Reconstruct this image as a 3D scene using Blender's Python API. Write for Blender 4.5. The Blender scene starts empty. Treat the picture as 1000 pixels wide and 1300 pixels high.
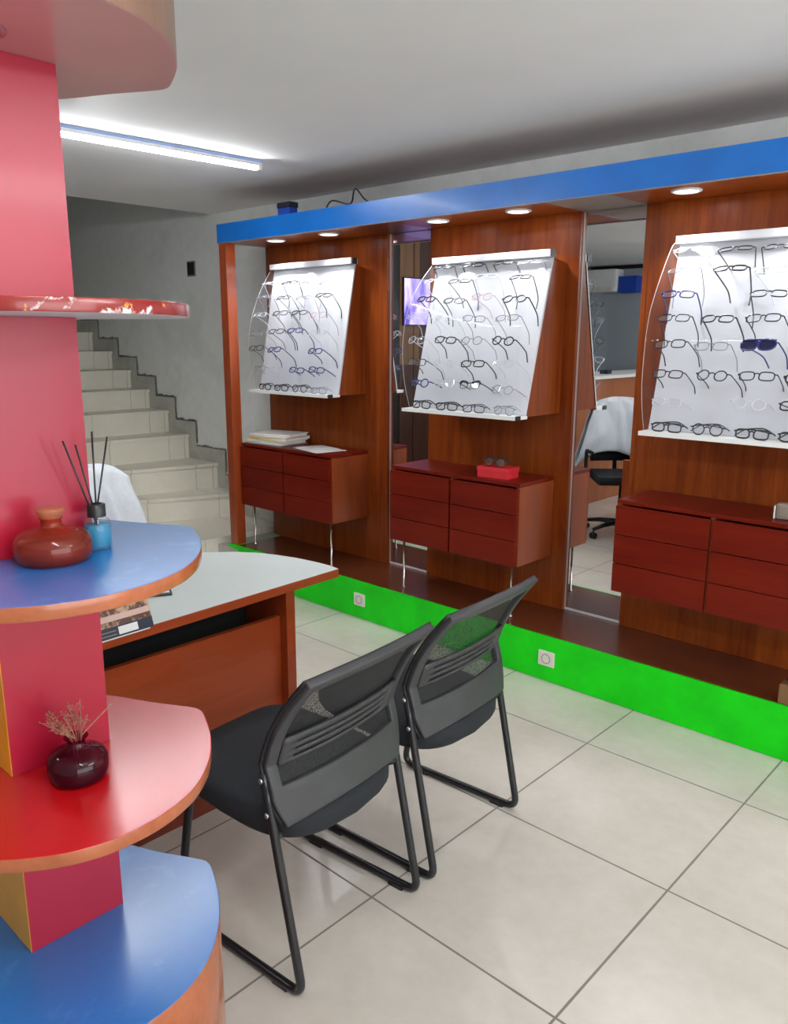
import bpy, bmesh, math, random
from mathutils import Vector, Matrix, noise

random.seed(7)
SC = bpy.context.scene
COL = SC.collection
PI = math.pi

# ------------------------------------------------------------------ helpers
class MB:
    """collects shapes; build() links them as ONE mesh object"""
    def __init__(s):
        s.bm = bmesh.new()

    def box(s, x0, x1, y0, y1, z0, z1, bevel=0.0, mi=0, rot=None, pivot=None):
        t = bmesh.new()
        vs = [t.verts.new((x, y, z)) for x in (x0, x1) for y in (y0, y1) for z in (z0, z1)]
        for f in ((0, 1, 3, 2), (4, 6, 7, 5), (0, 4, 5, 1), (2, 3, 7, 6), (0, 2, 6, 4), (1, 5, 7, 3)):
            t.faces.new([vs[i] for i in f])
        if bevel:
            bmesh.ops.bevel(t, geom=t.edges[:], offset=bevel, segments=2, affect='EDGES', profile=0.7)
        s._merge(t, mi, rot, pivot)
        return s

    def prism(s, pts, z0, z1, bevel=0.0, mi=0, mi_top=None, mi_bot=None, axis='z'):
        t = bmesh.new()
        def P(p, h):
            return (p[0], p[1], h) if axis == 'z' else ((h, p[0], p[1]) if axis == 'x' else (p[0], h, p[1]))
        a = [t.verts.new(P(p, z0)) for p in pts]
        b = [t.verts.new(P(p, z1)) for p in pts]
        n = len(pts)
        fb = t.faces.new(a[::-1]); ft = t.faces.new(b)
        for i in range(n):
            t.faces.new((a[i], a[(i + 1) % n], b[(i + 1) % n], b[i]))
        bmesh.ops.recalc_face_normals(t, faces=t.faces[:])
        for f in t.faces:
            f.material_index = mi
        if mi_top is not None: ft.material_index = mi_top
        if mi_bot is not None: fb.material_index = mi_bot
        if bevel:
            bmesh.ops.bevel(t, geom=list(set(list(ft.edges) + list(fb.edges))), offset=bevel, segments=2, affect='EDGES', profile=0.7)
        s._merge(t, None)
        return s

    def lathe(s, prof, c=(0, 0, 0), n=32, mi=0, mat=None):
        t = bmesh.new()
        rings = []
        for r, z in prof:
            if r < 1e-6:
                rings.append([t.verts.new((0, 0, z))])
            else:
                rings.append([t.verts.new((r * math.cos(2 * PI * k / n), r * math.sin(2 * PI * k / n), z)) for k in range(n)])
        for A, B in zip(rings, rings[1:]):
            if len(A) == 1 and len(B) == 1: continue
            for k in range(n):
                k2 = (k + 1) % n
                if len(A) == 1: t.faces.new((A[0], B[k2], B[k]))
                elif len(B) == 1: t.faces.new((A[k], A[k2], B[0]))
                else: t.faces.new((A[k], A[k2], B[k2], B[k]))
        for f in t.faces: f.smooth = True
        M = Matrix.Translation(Vector(c)) @ (mat or Matrix.Identity(4))
        bmesh.ops.transform(t, matrix=M, verts=t.verts[:])
        bmesh.ops.recalc_face_normals(t, faces=t.faces[:])
        s._merge(t, mi)
        return s

    def tube(s, path, r, n=10, mi=0, closed=False, radii=None):
        P = [Vector(p) for p in path]
        t = bmesh.new()
        m = len(P)
        up = None
        rings = []
        for i, p in enumerate(P):
            if closed:
                d = (P[(i + 1) % m] - P[i - 1]).normalized()
            else:
                d = (P[min(i + 1, m - 1)] - P[max(i - 1, 0)]).normalized()
            if up is None:
                up = Vector((0, 0, 1)) if abs(d.z) < 0.9 else Vector((1, 0, 0))
            u = (up - d * up.dot(d))
            if u.length < 1e-6: u = d.orthogonal()
            u.normalize(); up = u
            v = d.cross(u)
            rr = radii[i] if radii else r
            rings.append([t.verts.new(p + (u * math.cos(2 * PI * k / n) + v * math.sin(2 * PI * k / n)) * rr) for k in range(n)])
        last = m if closed else m - 1
        for i in range(last):
            A, B = rings[i], rings[(i + 1) % m]
            for k in range(n):
                f = t.faces.new((A[k], A[(k + 1) % n], B[(k + 1) % n], B[k])); f.smooth = True
        if not closed:
            t.faces.new(rings[0][::-1]); t.faces.new(rings[-1])
        bmesh.ops.recalc_face_normals(t, faces=t.faces[:])
        s._merge(t, mi)
        return s

    def grid(s, fn, nu, nv, mi=0, mask=None):
        t = bmesh.new()
        V = {}
        def g(i, j):
            if (i, j) not in V: V[(i, j)] = t.verts.new(fn(i, j))
            return V[(i, j)]
        for i in range(nu):
            for j in range(nv):
                if mask is None or mask(i, j):
                    f = t.faces.new((g(i, j), g(i + 1, j), g(i + 1, j + 1), g(i, j + 1))); f.smooth = True
        s._merge(t, mi)
        return s

    def _merge(s, t, mi=0, rot=None, pivot=None):
        if rot is not None:
            pv = Vector(pivot or (0, 0, 0))
            M = Matrix.Translation(pv) @ rot @ Matrix.Translation(-pv)
            bmesh.ops.transform(t, matrix=M, verts=t.verts[:])
        if mi is not None:
            for f in t.faces: f.material_index = mi
        me = bpy.data.meshes.new('tmp'); t.to_mesh(me); t.free()
        s.bm.from_mesh(me); bpy.data.meshes.remove(me)

    def build(s, name, mats, parent=None, world=False, smooth=None, bevel=None, solid=None, subsurf=None, label=None):
        if world and parent is not None:
            bmesh.ops.transform(s.bm, matrix=full_matrix(parent).inverted(), verts=s.bm.verts[:])
        me = bpy.data.meshes.new(name); s.bm.to_mesh(me); s.bm.free()
        for m in (mats if isinstance(mats, (list, tuple)) else [mats]): me.materials.append(m)
        o = bpy.data.objects.new(name, me); COL.objects.link(o)
        if parent is not None: o.parent = parent
        if solid:
            md = o.modifiers.new('thick', 'SOLIDIFY'); md.thickness = solid; md.offset = 0
        if bevel:
            md = o.modifiers.new('edge', 'BEVEL'); md.width = bevel; md.segments = 2; md.limit_method = 'ANGLE'
        if subsurf:
            md = o.modifiers.new('round', 'SUBSURF'); md.levels = subsurf; md.render_levels = subsurf
        if smooth:
            for p in me.polygons: p.use_smooth = True
        if label: o['label'] = label
        return o


def full_matrix(o):
    m = o.matrix_basis.copy()
    while o.parent is not None:
        o = o.parent; m = o.matrix_basis @ m
    return m


def tag(o, label=None, cat=None, group=None, kind=None):
    if label: o['label'] = label
    if cat: o['category'] = cat
    if group: o['group'] = group
    if kind: o['kind'] = kind
    return o


def thing(name, label, cat, loc=(0, 0, 0), rz=0.0, group=None):
    o = bpy.data.objects.new(name, None); COL.objects.link(o)
    o.empty_display_size = 0.05
    o.matrix_basis = Matrix.Translation(Vector(loc)) @ Matrix.Rotation(rz, 4, 'Z')
    return tag(o, label, cat, group)


def kids(o):
    return [c for c in bpy.data.objects if c.parent == o]


def dup(o, parent=None):
    c = o.copy(); COL.objects.link(c)
    if parent is not None: c.parent = parent
    for ch in KIDS.get(o.name, kids(o)):
        dup(ch, c)
    return c

KIDS = {}

def smooth_path(pts, n=8):
    """Catmull-Rom through points"""
    P = [Vector(p) for p in pts]
    out = []
    for i in range(len(P) - 1):
        p0, p1, p2, p3 = P[max(i - 1, 0)], P[i], P[i + 1], P[min(i + 2, len(P) - 1)]
        for k in range(n):
            t = k / n
            out.append(0.5 * ((2 * p1) + (p2 - p0) * t + (2 * p0 - 5 * p1 + 4 * p2 - p3) * t * t + (3 * p1 - p0 - 3 * p2 + p3) * t ** 3))
    out.append(P[-1])
    return out


def round_path(pts, r, n=6):
    """polyline with corners rounded by radius r"""
    P = [Vector(p) for p in pts]
    out = [P[0]]
    for i in range(1, len(P) - 1):
        a, b, c = P[i - 1], P[i], P[i + 1]
        d1, d2 = (a - b), (c - b)
        k = min(r, d1.length * .45, d2.length * .45)
        s, e = b + d1.normalized() * k, b + d2.normalized() * k
        for j in range(n + 1):
            t = j / n
            out.append(s * (1 - t) ** 2 + b * 2 * t * (1 - t) + e * t * t)
    out.append(P[-1])
    return out

# ---------------------------------------------------------------- materials
def new_mat(name):
    m = bpy.data.materials.new(name); m.use_nodes = True
    nt = m.node_tree
    return m, nt, nt.nodes['Principled BSDF']

def L(nt, a, b): nt.links.new(a, b)

def coords(nt, scale=(1, 1, 1), rot=(0, 0, 0), kind='Object'):
    tc = nt.nodes.new('ShaderNodeTexCoord'); mp = nt.nodes.new('ShaderNodeMapping')
    mp.inputs['Scale'].default_value = scale; mp.inputs['Rotation'].default_value = rot
    L(nt, tc.outputs[kind], mp.inputs['Vector'])
    return mp.outputs['Vector']

def noise_tex(nt, vec, scale, detail=4, rough=.55, dist=0.0):
    n = nt.nodes.new('ShaderNodeTexNoise')
    n.inputs['Scale'].default_value = scale; n.inputs['Detail'].default_value = detail
    n.inputs['Roughness'].default_value = rough; n.inputs['Distortion'].default_value = dist
    L(nt, vec, n.inputs['Vector'])
    return n.outputs['Fac']

def ramp(nt, fac, stops):
    r = nt.nodes.new('ShaderNodeValToRGB')
    while len(r.color_ramp.elements) < len(stops): r.color_ramp.elements.new(0.5)
    for e, (p, c) in zip(r.color_ramp.elements, stops):
        e.position = p; e.color = (*c, 1)
    L(nt, fac, r.inputs['Fac'])
    return r.outputs['Color']

def math_node(nt, op, a, b=None, c=None):
    n = nt.nodes.new('ShaderNodeMath'); n.operation = op
    for i, v in enumerate((a, b, c)):
        if v is None: continue
        if isinstance(v, (int, float)): n.inputs[i].default_value = v
        else: L(nt, v, n.inputs[i])
    return n.outputs[0]

def mixc(nt, fac, a, b):
    n = nt.nodes.new('ShaderNodeMix'); n.data_type = 'RGBA'
    if isinstance(fac, (int, float)): n.inputs[0].default_value = fac
    else: L(nt, fac, n.inputs[0])
    for i, v in ((6, a), (7, b)):
        if isinstance(v, tuple): n.inputs[i].default_value = (*v[:3], 1)
        else: L(nt, v, n.inputs[i])
    return n.outputs[2]

def bump(nt, bsdf, h, strength=.1, dist=.002):
    b = nt.nodes.new('ShaderNodeBump'); b.inputs['Strength'].default_value = strength; b.inputs['Distance'].default_value = dist
    L(nt, h, b.inputs['Height']); L(nt, b.outputs['Normal'], bsdf.inputs['Normal'])

def plain(name, col, rough=.5, metal=0.0, var=.06, scale=14, spec=.5, coat=0.0, bumpy=0.0):
    m, nt, b = new_mat(name)
    v = coords(nt)
    f = noise_tex(nt, v, scale, 5)
    lo = tuple(c * (1 - var) for c in col); hi = tuple(min(1, c * (1 + var)) for c in col)
    L(nt, ramp(nt, f, [(.3, lo), (.7, hi)]), b.inputs['Base Color'])
    b.inputs['Roughness'].default_value = rough; b.inputs['Metallic'].default_value = metal
    b.inputs['Specular IOR Level'].default_value = spec; b.inputs['Coat Weight'].default_value = coat
    b.inputs['Coat Roughness'].default_value = .12
    if bumpy: bump(nt, b, noise_tex(nt, v, scale * 6, 4), bumpy)
    return m

def wood(name, dark, light, grain='z', rough=.28, coat=.25, scale=9.0, spec=.5):
    m, nt, b = new_mat(name)
    sc = {'z': (scale, scale, scale * .07), 'x': (scale * .07, scale, scale), 'y': (scale, scale * .07, scale)}[grain]
    v = coords(nt, sc)
    f1 = noise_tex(nt, v, 1.6, 6, .6, .8)
    f2 = noise_tex(nt, v, 9.0, 4, .7)
    f = math_node(nt, 'MULTIPLY_ADD', f2, .35, math_node(nt, 'MULTIPLY', f1, .7))
    L(nt, ramp(nt, f, [(.33, dark), (.52, tuple((a + c) / 2 for a, c in zip(dark, light))), (.72, light)]), b.inputs['Base Color'])
    b.inputs['Roughness'].default_value = rough; b.inputs['Coat Weight'].default_value = coat; b.inputs['Coat Roughness'].default_value = .15
    b.inputs['Specular IOR Level'].default_value = spec
    bump(nt, b, f2, .04, .001)
    return m

def emit(name, col, strength):
    m = bpy.data.materials.new(name); m.use_nodes = True
    nt = m.node_tree; nt.nodes.clear()
    e = nt.nodes.new('ShaderNodeEmission'); e.inputs['Color'].default_value = (*col, 1); e.inputs['Strength'].default_value = strength
    o = nt.nodes.new('ShaderNodeOutputMaterial'); L(nt, e.outputs[0], o.inputs['Surface'])
    return m

def clear(name, tint=(1, 1, 1), haze=0.0, haze_col=(.9, .9, .9), ior=1.45, rough=.02):
    """thin clear sheet: see-through, mirror-like at a slant, optional milky haze"""
    m = bpy.data.materials.new(name); m.use_nodes = True
    nt = m.node_tree; nt.nodes.clear()
    t = nt.nodes.new('ShaderNodeBsdfTransparent'); t.inputs['Color'].default_value = (*tint, 1)
    g = nt.nodes.new('ShaderNodeBsdfGlossy'); g.inputs['Roughness'].default_value = rough
    r0 = ((ior - 1) / (ior + 1)) ** 2
    ge = nt.nodes.new('ShaderNodeNewGeometry'); dt = nt.nodes.new('ShaderNodeVectorMath'); dt.operation = 'DOT_PRODUCT'
    L(nt, ge.outputs['Normal'], dt.inputs[0]); L(nt, ge.outputs['Incoming'], dt.inputs[1])
    gz = math_node(nt, 'POWER', math_node(nt, 'SUBTRACT', 1.0, math_node(nt, 'ABSOLUTE', dt.outputs['Value'])), 5.0)
    fr = math_node(nt, 'MULTIPLY_ADD', gz, 1 - r0, r0)
    mx = nt.nodes.new('ShaderNodeMixShader'); L(nt, fr, mx.inputs[0]); L(nt, t.outputs[0], mx.inputs[1]); L(nt, g.outputs[0], mx.inputs[2])
    last = mx.outputs[0]
    if haze:
        d = nt.nodes.new('ShaderNodeBsdfDiffuse'); d.inputs['Color'].default_value = (*haze_col, 1)
        m2 = nt.nodes.new('ShaderNodeMixShader'); m2.inputs[0].default_value = haze
        L(nt, last, m2.inputs[1]); L(nt, d.outputs[0], m2.inputs[2]); last = m2.outputs[0]
    o = nt.nodes.new('ShaderNodeOutputMaterial'); L(nt, last, o.inputs['Surface'])
    return m

def tiles(name, x0, y0, size, col_a, col_b, grout, rough=.25, gw=.0032, axes='xy'):
    m, nt, b = new_mat(name)
    tc = nt.nodes.new('ShaderNodeTexCoord'); sp = nt.nodes.new('ShaderNodeSeparateXYZ'); L(nt, tc.outputs['Object'], sp.inputs[0])
    ds = []; ids = []
    for ax, off in zip(axes, (x0, y0)):
        u = math_node(nt, 'DIVIDE', math_node(nt, 'SUBTRACT', sp.outputs['XYZ'.index(ax.upper())], off), size)
        fr = math_node(nt, 'FRACT', u); ids.append(math_node(nt, 'FLOOR', u))
        ds.append(math_node(nt, 'MINIMUM', fr, math_node(nt, 'SUBTRACT', 1.0, fr)))
    d = math_node(nt, 'MULTIPLY', math_node(nt, 'MINIMUM', ds[0], ds[1]), size)
    wob = math_node(nt, 'MULTIPLY', math_node(nt, 'SUBTRACT', noise_tex(nt, tc.outputs['Object'], 7, 3), .5), .0035)
    g = math_node(nt, 'LESS_THAN', d, math_node(nt, 'ADD', wob, gw))
    f = noise_tex(nt, coords(nt), 2.3, 5, .6)
    f2 = noise_tex(nt, coords(nt), 22, 4, .6)
    base = ramp(nt, math_node(nt, 'MULTIPLY_ADD', f2, .25, math_node(nt, 'MULTIPLY', f, .75)), [(.35, col_a), (.65, col_b)])
    L(nt, mixc(nt, g, base, grout), b.inputs['Base Color'])
    b.inputs['Roughness'].default_value = rough
    L(nt, math_node(nt, 'MULTIPLY_ADD', g, .5, rough), b.inputs['Roughness'])
    bump(nt, b, math_node(nt, 'SUBTRACT', 1.0, g), .25, .002)
    return m

def patchy(name, col, stain, scale, lo, hi, rough=.6, second=None, spec=.5, coat=0.0):
    """painted surface with worn / stained patches of their own shape"""
    m, nt, b = new_mat(name)
    v = coords(nt)
    f = noise_tex(nt, v, scale, 6, .65, .4)
    msk = ramp(nt, f, [(lo, (0, 0, 0)), (hi, (1, 1, 1))])
    fine = noise_tex(nt, v, scale * 9, 5, .6)
    base = ramp(nt, fine, [(.3, tuple(c * .93 for c in col)), (.7, col)])
    c = mixc(nt, msk, base, stain)
    if second:
        f3 = noise_tex(nt, coords(nt, rot=(.5, .9, .2)), scale * 2.6, 5, .7)
        c = mixc(nt, ramp(nt, f3, [(.62, (0, 0, 0)), (.68, (1, 1, 1))]), c, second)
    L(nt, c, b.inputs['Base Color'])
    b.inputs['Roughness'].default_value = rough; b.inputs['Specular IOR Level'].default_value = spec
    b.inputs['Coat Weight'].default_value = coat
    bump(nt, b, fine, .08, .002)
    return m

def mesh_fabric(name, col, open_frac=.45, pitch=.002):
    m = bpy.data.materials.new(name); m.use_nodes = True
    nt = m.node_tree; b = nt.nodes['Principled BSDF']
    b.inputs['Base Color'].default_value = (*col, 1); b.inputs['Roughness'].default_value = .75
    v = coords(nt, (1 / pitch,) * 3)
    ck = nt.nodes.new('ShaderNodeTexVoronoi'); ck.inputs['Scale'].default_value = 1.0; L(nt, v, ck.inputs['Vector'])
    hole = math_node(nt, 'LESS_THAN', ck.outputs['Distance'], open_frac)
    t = nt.nodes.new('ShaderNodeBsdfTransparent')
    mx = nt.nodes.new('ShaderNodeMixShader'); L(nt, hole, mx.inputs[0]); L(nt, b.outputs[0], mx.inputs[1]); L(nt, t.outputs[0], mx.inputs[2])
    L(nt, mx.outputs[0], nt.nodes['Material Output'].inputs['Surface'])
    return m

def lacquer(m, rough=.22, ior=1.6, w=.6):
    b = m.node_tree.nodes['Principled BSDF']
    b.inputs['Coat Weight'].default_value = w; b.inputs['Coat Roughness'].default_value = rough; b.inputs['Coat IOR'].default_value = ior
    return m

M = {}
M['floor'] = tiles('floor_tile', -1.387, 1.4047, .6, (.54, .495, .43), (.64, .60, .535), (.20, .175, .145), rough=.22)
M['stair_tile'] = tiles('stair_tile', -4.43, 2.9, .6, (.74, .70, .59), (.82, .785, .68), (.44, .41, .35), rough=.35, gw=.002, axes='yy')
M['skirt_tile'] = patchy('skirt_tile', (.52, .52, .47), (.42, .41, .36), 6, .5, .62, .4)
M['plaster'] = patchy('wall_plaster', (.85, .86, .84), (.72, .73, .70), 1.7, .52, .66, .85)
M['ceiling'] = plain('ceiling_paint', (.84, .84, .84), .9, var=.02, scale=3)
M['dirt'] = plain('crumbled_mortar', (.20, .19, .17), .95, var=.3, scale=40, bumpy=.5)
M['panel'] = wood('mahogany_panel', (.125, .016, .003), (.29, .066, .009), 'z', .32, .04, spec=.2)
M['panel_dark'] = wood('mahogany_dark', (.09, .012, .005), (.17, .028, .011), 'z', .32, .2)
M['drawer'] = wood('red_stained_drawer', (.105, .005, .002), (.180, .014, .004), 'x', .36, .03, 6, spec=.2)
M['carcass'] = wood('mahogany_side', (.19, .034, .009), (.31, .070, .021), 'z', .34, .1, 6, spec=.35)
M['deck'] = wood('platform_wood', (.075, .017, .006), (.135, .034, .014), 'x', .25, .2, 5)
M['post'] = wood('post_wood', (.24, .036, .008), (.40, .078, .020), 'z', .25, .25)
M['desk_wood'] = wood('desk_wood', (.24, .032, .006), (.36, .062, .014), 'y', .38, .08, 6, spec=.35)
M['copper'] = wood('shelf_edge_wood', (.27, .062, .018), (.42, .125, .048), 'x', .25, .3, 5)
M['blue_fascia'] = plain('blue_gloss_board', (.002, .150, .56), .35, var=.12, scale=5, coat=.1)
M['green'] = plain('green_gloss_paint', (.003, .64, .004), .4, var=.14, scale=6, spec=.3)
M['pink'] = plain('pink_gloss_board', (.36, .007, .030), .34, var=.07, scale=3, coat=.1)
M['yellow'] = plain('yellow_board', (.78, .36, .02), .45, var=.08)
M['red_top'] = lacquer(plain('red_laminate', (.50, .005, .008), .27, var=.05, scale=5, coat=.25))
M['blue_top'] = lacquer(patchy('blue_laminate', (.014, .155, .48), (.045, .23, .56), 9, .55, .7, .30))
M['pale_under'] = plain('pale_board', (.62, .60, .58), .6)
M['canopy_pink'] = plain('pink_soffit', (.50, .26, .28), .22, var=.05, scale=3)
M['canopy_side'] = wood('canopy_edge', (.13, .07, .045), (.22, .12, .08), 'z', .35, .2, 5)
M['chip_edge'] = patchy('chipped_red_edge', (.22, .012, .008), (.75, .70, .68), 11, .54, .58, .25, second=(.75, .30, .04), coat=.3)
M['white_top'] = plain('white_laminate', (.66, .72, .70), .28, var=.03, scale=6)
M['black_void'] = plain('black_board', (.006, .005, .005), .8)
M['soffit_grey'] = plain('grey_board', (.30, .25, .22), .5)
M['metal'] = plain('chrome', (.80, .80, .80), .18, metal=1.0, var=.02)
M['alu'] = plain('brushed_aluminium', (.86, .87, .90), .35, metal=.35, var=.02)
M['whiteboard'] = plain('white_board', (.60, .61, .64), .45, var=.01)
M['white'] = plain('white_plastic', (.80, .80, .78), .35, var=.02)
M['cream'] = plain('cream_plastic', (.72, .70, .62), .35, var=.02)
M['socket_hole'] = plain('socket_well', (.36, .33, .30), .5, var=.1)
M['black'] = plain('black_plastic', (.012, .012, .013), .4, var=.15)
M['frame_grey'] = plain('charcoal_plastic', (.042, .042, .044), .5, var=.12, bumpy=.05)
M['black_metal'] = plain('black_steel', (.014, .014, .017), .3, var=.1, metal=.2, coat=.2)
M['seat'] = plain('black_seat_fabric', (.010, .012, .016), .85, var=.4, scale=220, bumpy=.3)
M['mesh'] = mesh_fabric('black_mesh_fabric', (.014, .014, .015), .37, .0019)
M['bolt'] = plain('steel_bolt', (.55, .55, .56), .3, metal=1.0)
M['paper'] = plain('paper', (.80, .80, .78), .8, var=.03, scale=30)
M['yellow_paper'] = plain('yellow_folder', (.80, .66, .16), .7)
M['buff_paper'] = plain('buff_folder', (.72, .48, .30), .7)
M['red_box'] = plain('red_card_box', (.62, .025, .035), .45)
M['book_cover'] = patchy('book_cover', (.10, .035, .022), (.55, .33, .20), 22, .46, .56, .3, second=(.75, .62, .50))
M['navy'] = plain('navy_print', (.012, .016, .035), .35)
M['band'] = plain('pale_print_band', (.62, .42, .36), .4)
M['mauve'] = plain('grey_board_block', (.25, .20, .17), .6)
M['cloth'] = plain('white_cloth', (.74, .77, .83), .9, var=.04, scale=60, bumpy=.1)
M['mirror'] = None
m, nt, b = new_mat('mirror_glass'); b.inputs['Base Color'].default_value = (.86, .88, .88, 1); b.inputs['Metallic'].default_value = 1; b.inputs['Roughness'].default_value = 0.005
M['mirror'] = m
M['acrylic_rim'] = plain('acrylic_rim', (.48, .45, .45), .3)
M['mirror_edge'] = plain('mirror_edge', (.55, .40, .37), .3)
M['acrylic'] = clear('clear_acrylic', (.97, .97, .98), haze=.02, haze_col=(.95, .95, 1.0), ior=1.36)
M['lens'] = clear('clear_lens', (.985, .985, .99), haze=.02, ior=1.5)
M['sun_lens'] = plain('dark_sun_lens', (.012, .010, .05), .08, var=.05)
M['red_glass'] = clear('amber_red_glass', (.80, .25, .14), haze=.14, haze_col=(.60, .12, .06), ior=1.5)
M['purple_glass'] = clear('purple_glass', (.42, .05, .13), haze=.22, haze_col=(.10, .006, .024), ior=1.5)
M['clear_glass'] = clear('bottle_glass', (.95, .97, .98), haze=.04, ior=1.45)
M['blue_liquid'] = clear('blue_liquid', (.05, .55, .80), haze=.45, haze_col=(.02, .42, .68), ior=1.33)
M['stopper_glass'] = clear('amber_stopper_glass', (.90, .55, .35), haze=.35, haze_col=(.55, .28, .16), ior=1.5)
M['amber_cork'] = plain('amber_stopper', (.55, .26, .08), .3)
M['dry_flower'] = plain('dried_flower', (.34, .17, .11), .9, var=.4, scale=120)
M['batten'] = plain('pale_blue_batten', (.30, .45, .80), .4)
M['tube_light'] = emit('tube_glow', (.95, .98, 1.0), 34.0)
M['fill_daylight'] = emit('added_window_glow', (.95, .98, 1.0), 2.2)  # glow of the added window pane
M['spot_glow'] = emit('downlight_glow', (.86, .92, 1.0), 9.0)
M['screen'] = None
m = bpy.data.materials.new('lit_poster'); m.use_nodes = True
nt = m.node_tree; b = nt.nodes['Principled BSDF']
f = noise_tex(nt, coords(nt, (1, 2.2, 1.1)), 3.2, 2, .5, .6)
c = ramp(nt, f, [(.36, (.08, .05, .30)), (.50, (.26, .20, .60)), (.66, (.50, .42, .80))])
L(nt, c, b.inputs['Base Color']); L(nt, c, b.inputs['Emission Color']); b.inputs['Emission Strength'].default_value = .9
M['screen'] = m
M['ac_blue'] = plain('blue_cover', (.01, .06, .42), .5)
M['plank_tan'] = wood('tan_plank', (.13, .060, .022), (.24, .12, .05), 'z', .5, 0, 5)
M['plank_brown'] = wood('brown_plank', (.040, .014, .008), (.075, .026, .014), 'z', .5, 0, 5)
M['plank_black'] = wood('black_plank', (.006, .005, .006), (.013, .010, .010), 'z', .5, 0, 5)
M['back_paint'] = plain('grey_blue_wall', (.36, .40, .44), .8, var=.04, scale=2)
M['counter_wood'] = wood('counter_wood', (.28, .075, .020), (.42, .14, .045), 'z', .4, .1, 5)
M['spot_can'] = plain('unlit_downlight', (.33, .12, .15), .4)

# ------------------------------------------------------------------ camera
YAW, PITCH, ROLL, FPX = .748675791, .217455747, .00296087, 1013.71465
fw = Vector((-math.sin(YAW) * math.cos(PITCH), math.cos(YAW) * math.cos(PITCH), -math.sin(PITCH)))
rt = fw.cross(Vector((0, 0, 1))).normalized(); up = rt.cross(fw)
r2 = rt * math.cos(ROLL) + up * math.sin(ROLL); u2 = -rt * math.sin(ROLL) + up * math.cos(ROLL)
cd = bpy.data.cameras.new('camera'); cam = bpy.data.objects.new('camera', cd); COL.objects.link(cam)
R = Matrix((r2, u2, -fw)).transposed().to_4x4()
cam.matrix_world = Matrix.Translation((0, 0, 1.55349522)) @ R
cd.sensor_fit = 'VERTICAL'; cd.sensor_height = 36.0; cd.lens = FPX / 1300 * 36.0; cd.clip_start = .05
SC.camera = cam

# ------------------------------------------------------------ key dimensions
YF = 2.9959          # front face of the display platform
ZP = .2164           # platform top
YM = 3.375           # mirror plane
YP = 3.35            # face of the wood panels
YW = 3.55            # plaster back wall
ZC = 2.40            # ceiling
ZS = 2.10            # underside of the blue canopy

# ------------------------------------------------------------ room setting
def structure(name, mb, mat, **k):
    o = mb.build(name, mat, **k); o['kind'] = 'structure'; return o

structure('floor', MB().box(-8.2, 3.0, -2.8, YW + .1, -.1, 0), M['floor'])
structure('wall_back', MB().box(-8.2, 3.0, YW, YW + .12, 0, 4.3), M['plaster'])
structure('wall_front', MB().box(-8.2, 3.0, -2.72, -2.6, 0, 2.6), M['back_paint'])
structure('wall_right', MB().box(2.9, 3.02, -2.7, YW, 0, .35).box(2.9, 3.02, -2.7, YW, 2.3, 2.6).box(2.9, 3.02, -2.7, -1.9, .35, 2.3).box(2.9, 3.02, 2.6, YW, .35, 2.3), M['plaster'])
# unseen glowing window added on the right to brighten the whole room
structure('added_window_1', MB().box(2.93, 2.94, -1.9, 2.6, .35, 2.3), M['fill_daylight'])
wf = MB()
for yy in (-1.9, -.4, 1.1, 2.56): wf.box(2.91, 2.95, yy, yy + .04, .35, 2.3)
wf.box(2.91, 2.95, -1.9, 2.6, .35, .39).box(2.91, 2.95, -1.9, 2.6, 2.26, 2.3)
structure('added_window_1_frame', wf, M['alu'])
structure('wall_left', MB().box(-6.4, -6.28, -2.7, 2.33, 0, 2.6), M['back_paint'])
structure('wall_stairwell', MB().box(-8.2, -5.42, 2.30, 2.42, 0, 4.3), M['plaster'])
structure('wall_stairwell_end', MB().box(-8.3, -8.15, 2.3, YW, 0, 4.3), M['plaster'])
cl = MB()
cl.box(-5.1, 3.0, -2.7, YW + .1, ZC, ZC + .18)
cl.box(-8.2, -5.1, -2.7, 2.45, ZC, ZC + .18)
structure('ceiling', cl, M['ceiling'])
structure('ceiling_stairwell', MB().box(-8.2, -5.0, 2.4, YW + .1, 4.2, 4.3), M['ceiling'])
# stair landing beside the platform
structure('floor_landing', MB().prism([(-4.40, 2.80), (-4.40, YW), (-5.6, YW), (-5.6, 2.45), (-4.9, 2.45)], 0, .225), M['stair_tile'])
structure('trim_1', MB().box(-4.40, -4.17, 3.0, YW, 0, .185), M['skirt_tile'])

# ------------------------------------------------------------ staircase
st = thing('staircase', 'pale tiled staircase climbing along the plaster wall behind the desk', 'staircase', (-5.0, 3.0, .225))
NO = [(-4.82, -5.30, .40), (-5.14, -5.42, .59), (-5.52, -5.65, .78), (-5.80, -5.86, .955), (-6.08, -6.10, 1.11), (-6.36, -6.37, 1.26),
      (-6.66, -6.67, 1.412), (-6.99, -7.0, 1.574), (-7.30, -7.31, 1.74), (-7.62, -7.62, 1.91)]
for k, (xa, xb, z) in enumerate(NO):
    xa2, xb2 = (NO[k + 1][0], NO[k + 1][1]) if k + 1 < len(NO) else (-8.05, -8.05)
    mb = MB().prism([(xa - .008, YW - .002), (xb - .008, 2.45), (xb2 - .008, 2.45), (xa2 - .008, YW - .002)], .226, z - .02)
    mb.prism([(xa + .006, YW - .002), (xb + .006, 2.45), (xb2 - .008, 2.45), (xa2 - .008, YW - .002)], z - .022, z)
    mb.build('step', M['stair_tile'], st, world=True)
sk = MB(); dm = MB()
zprev = .226
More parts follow.
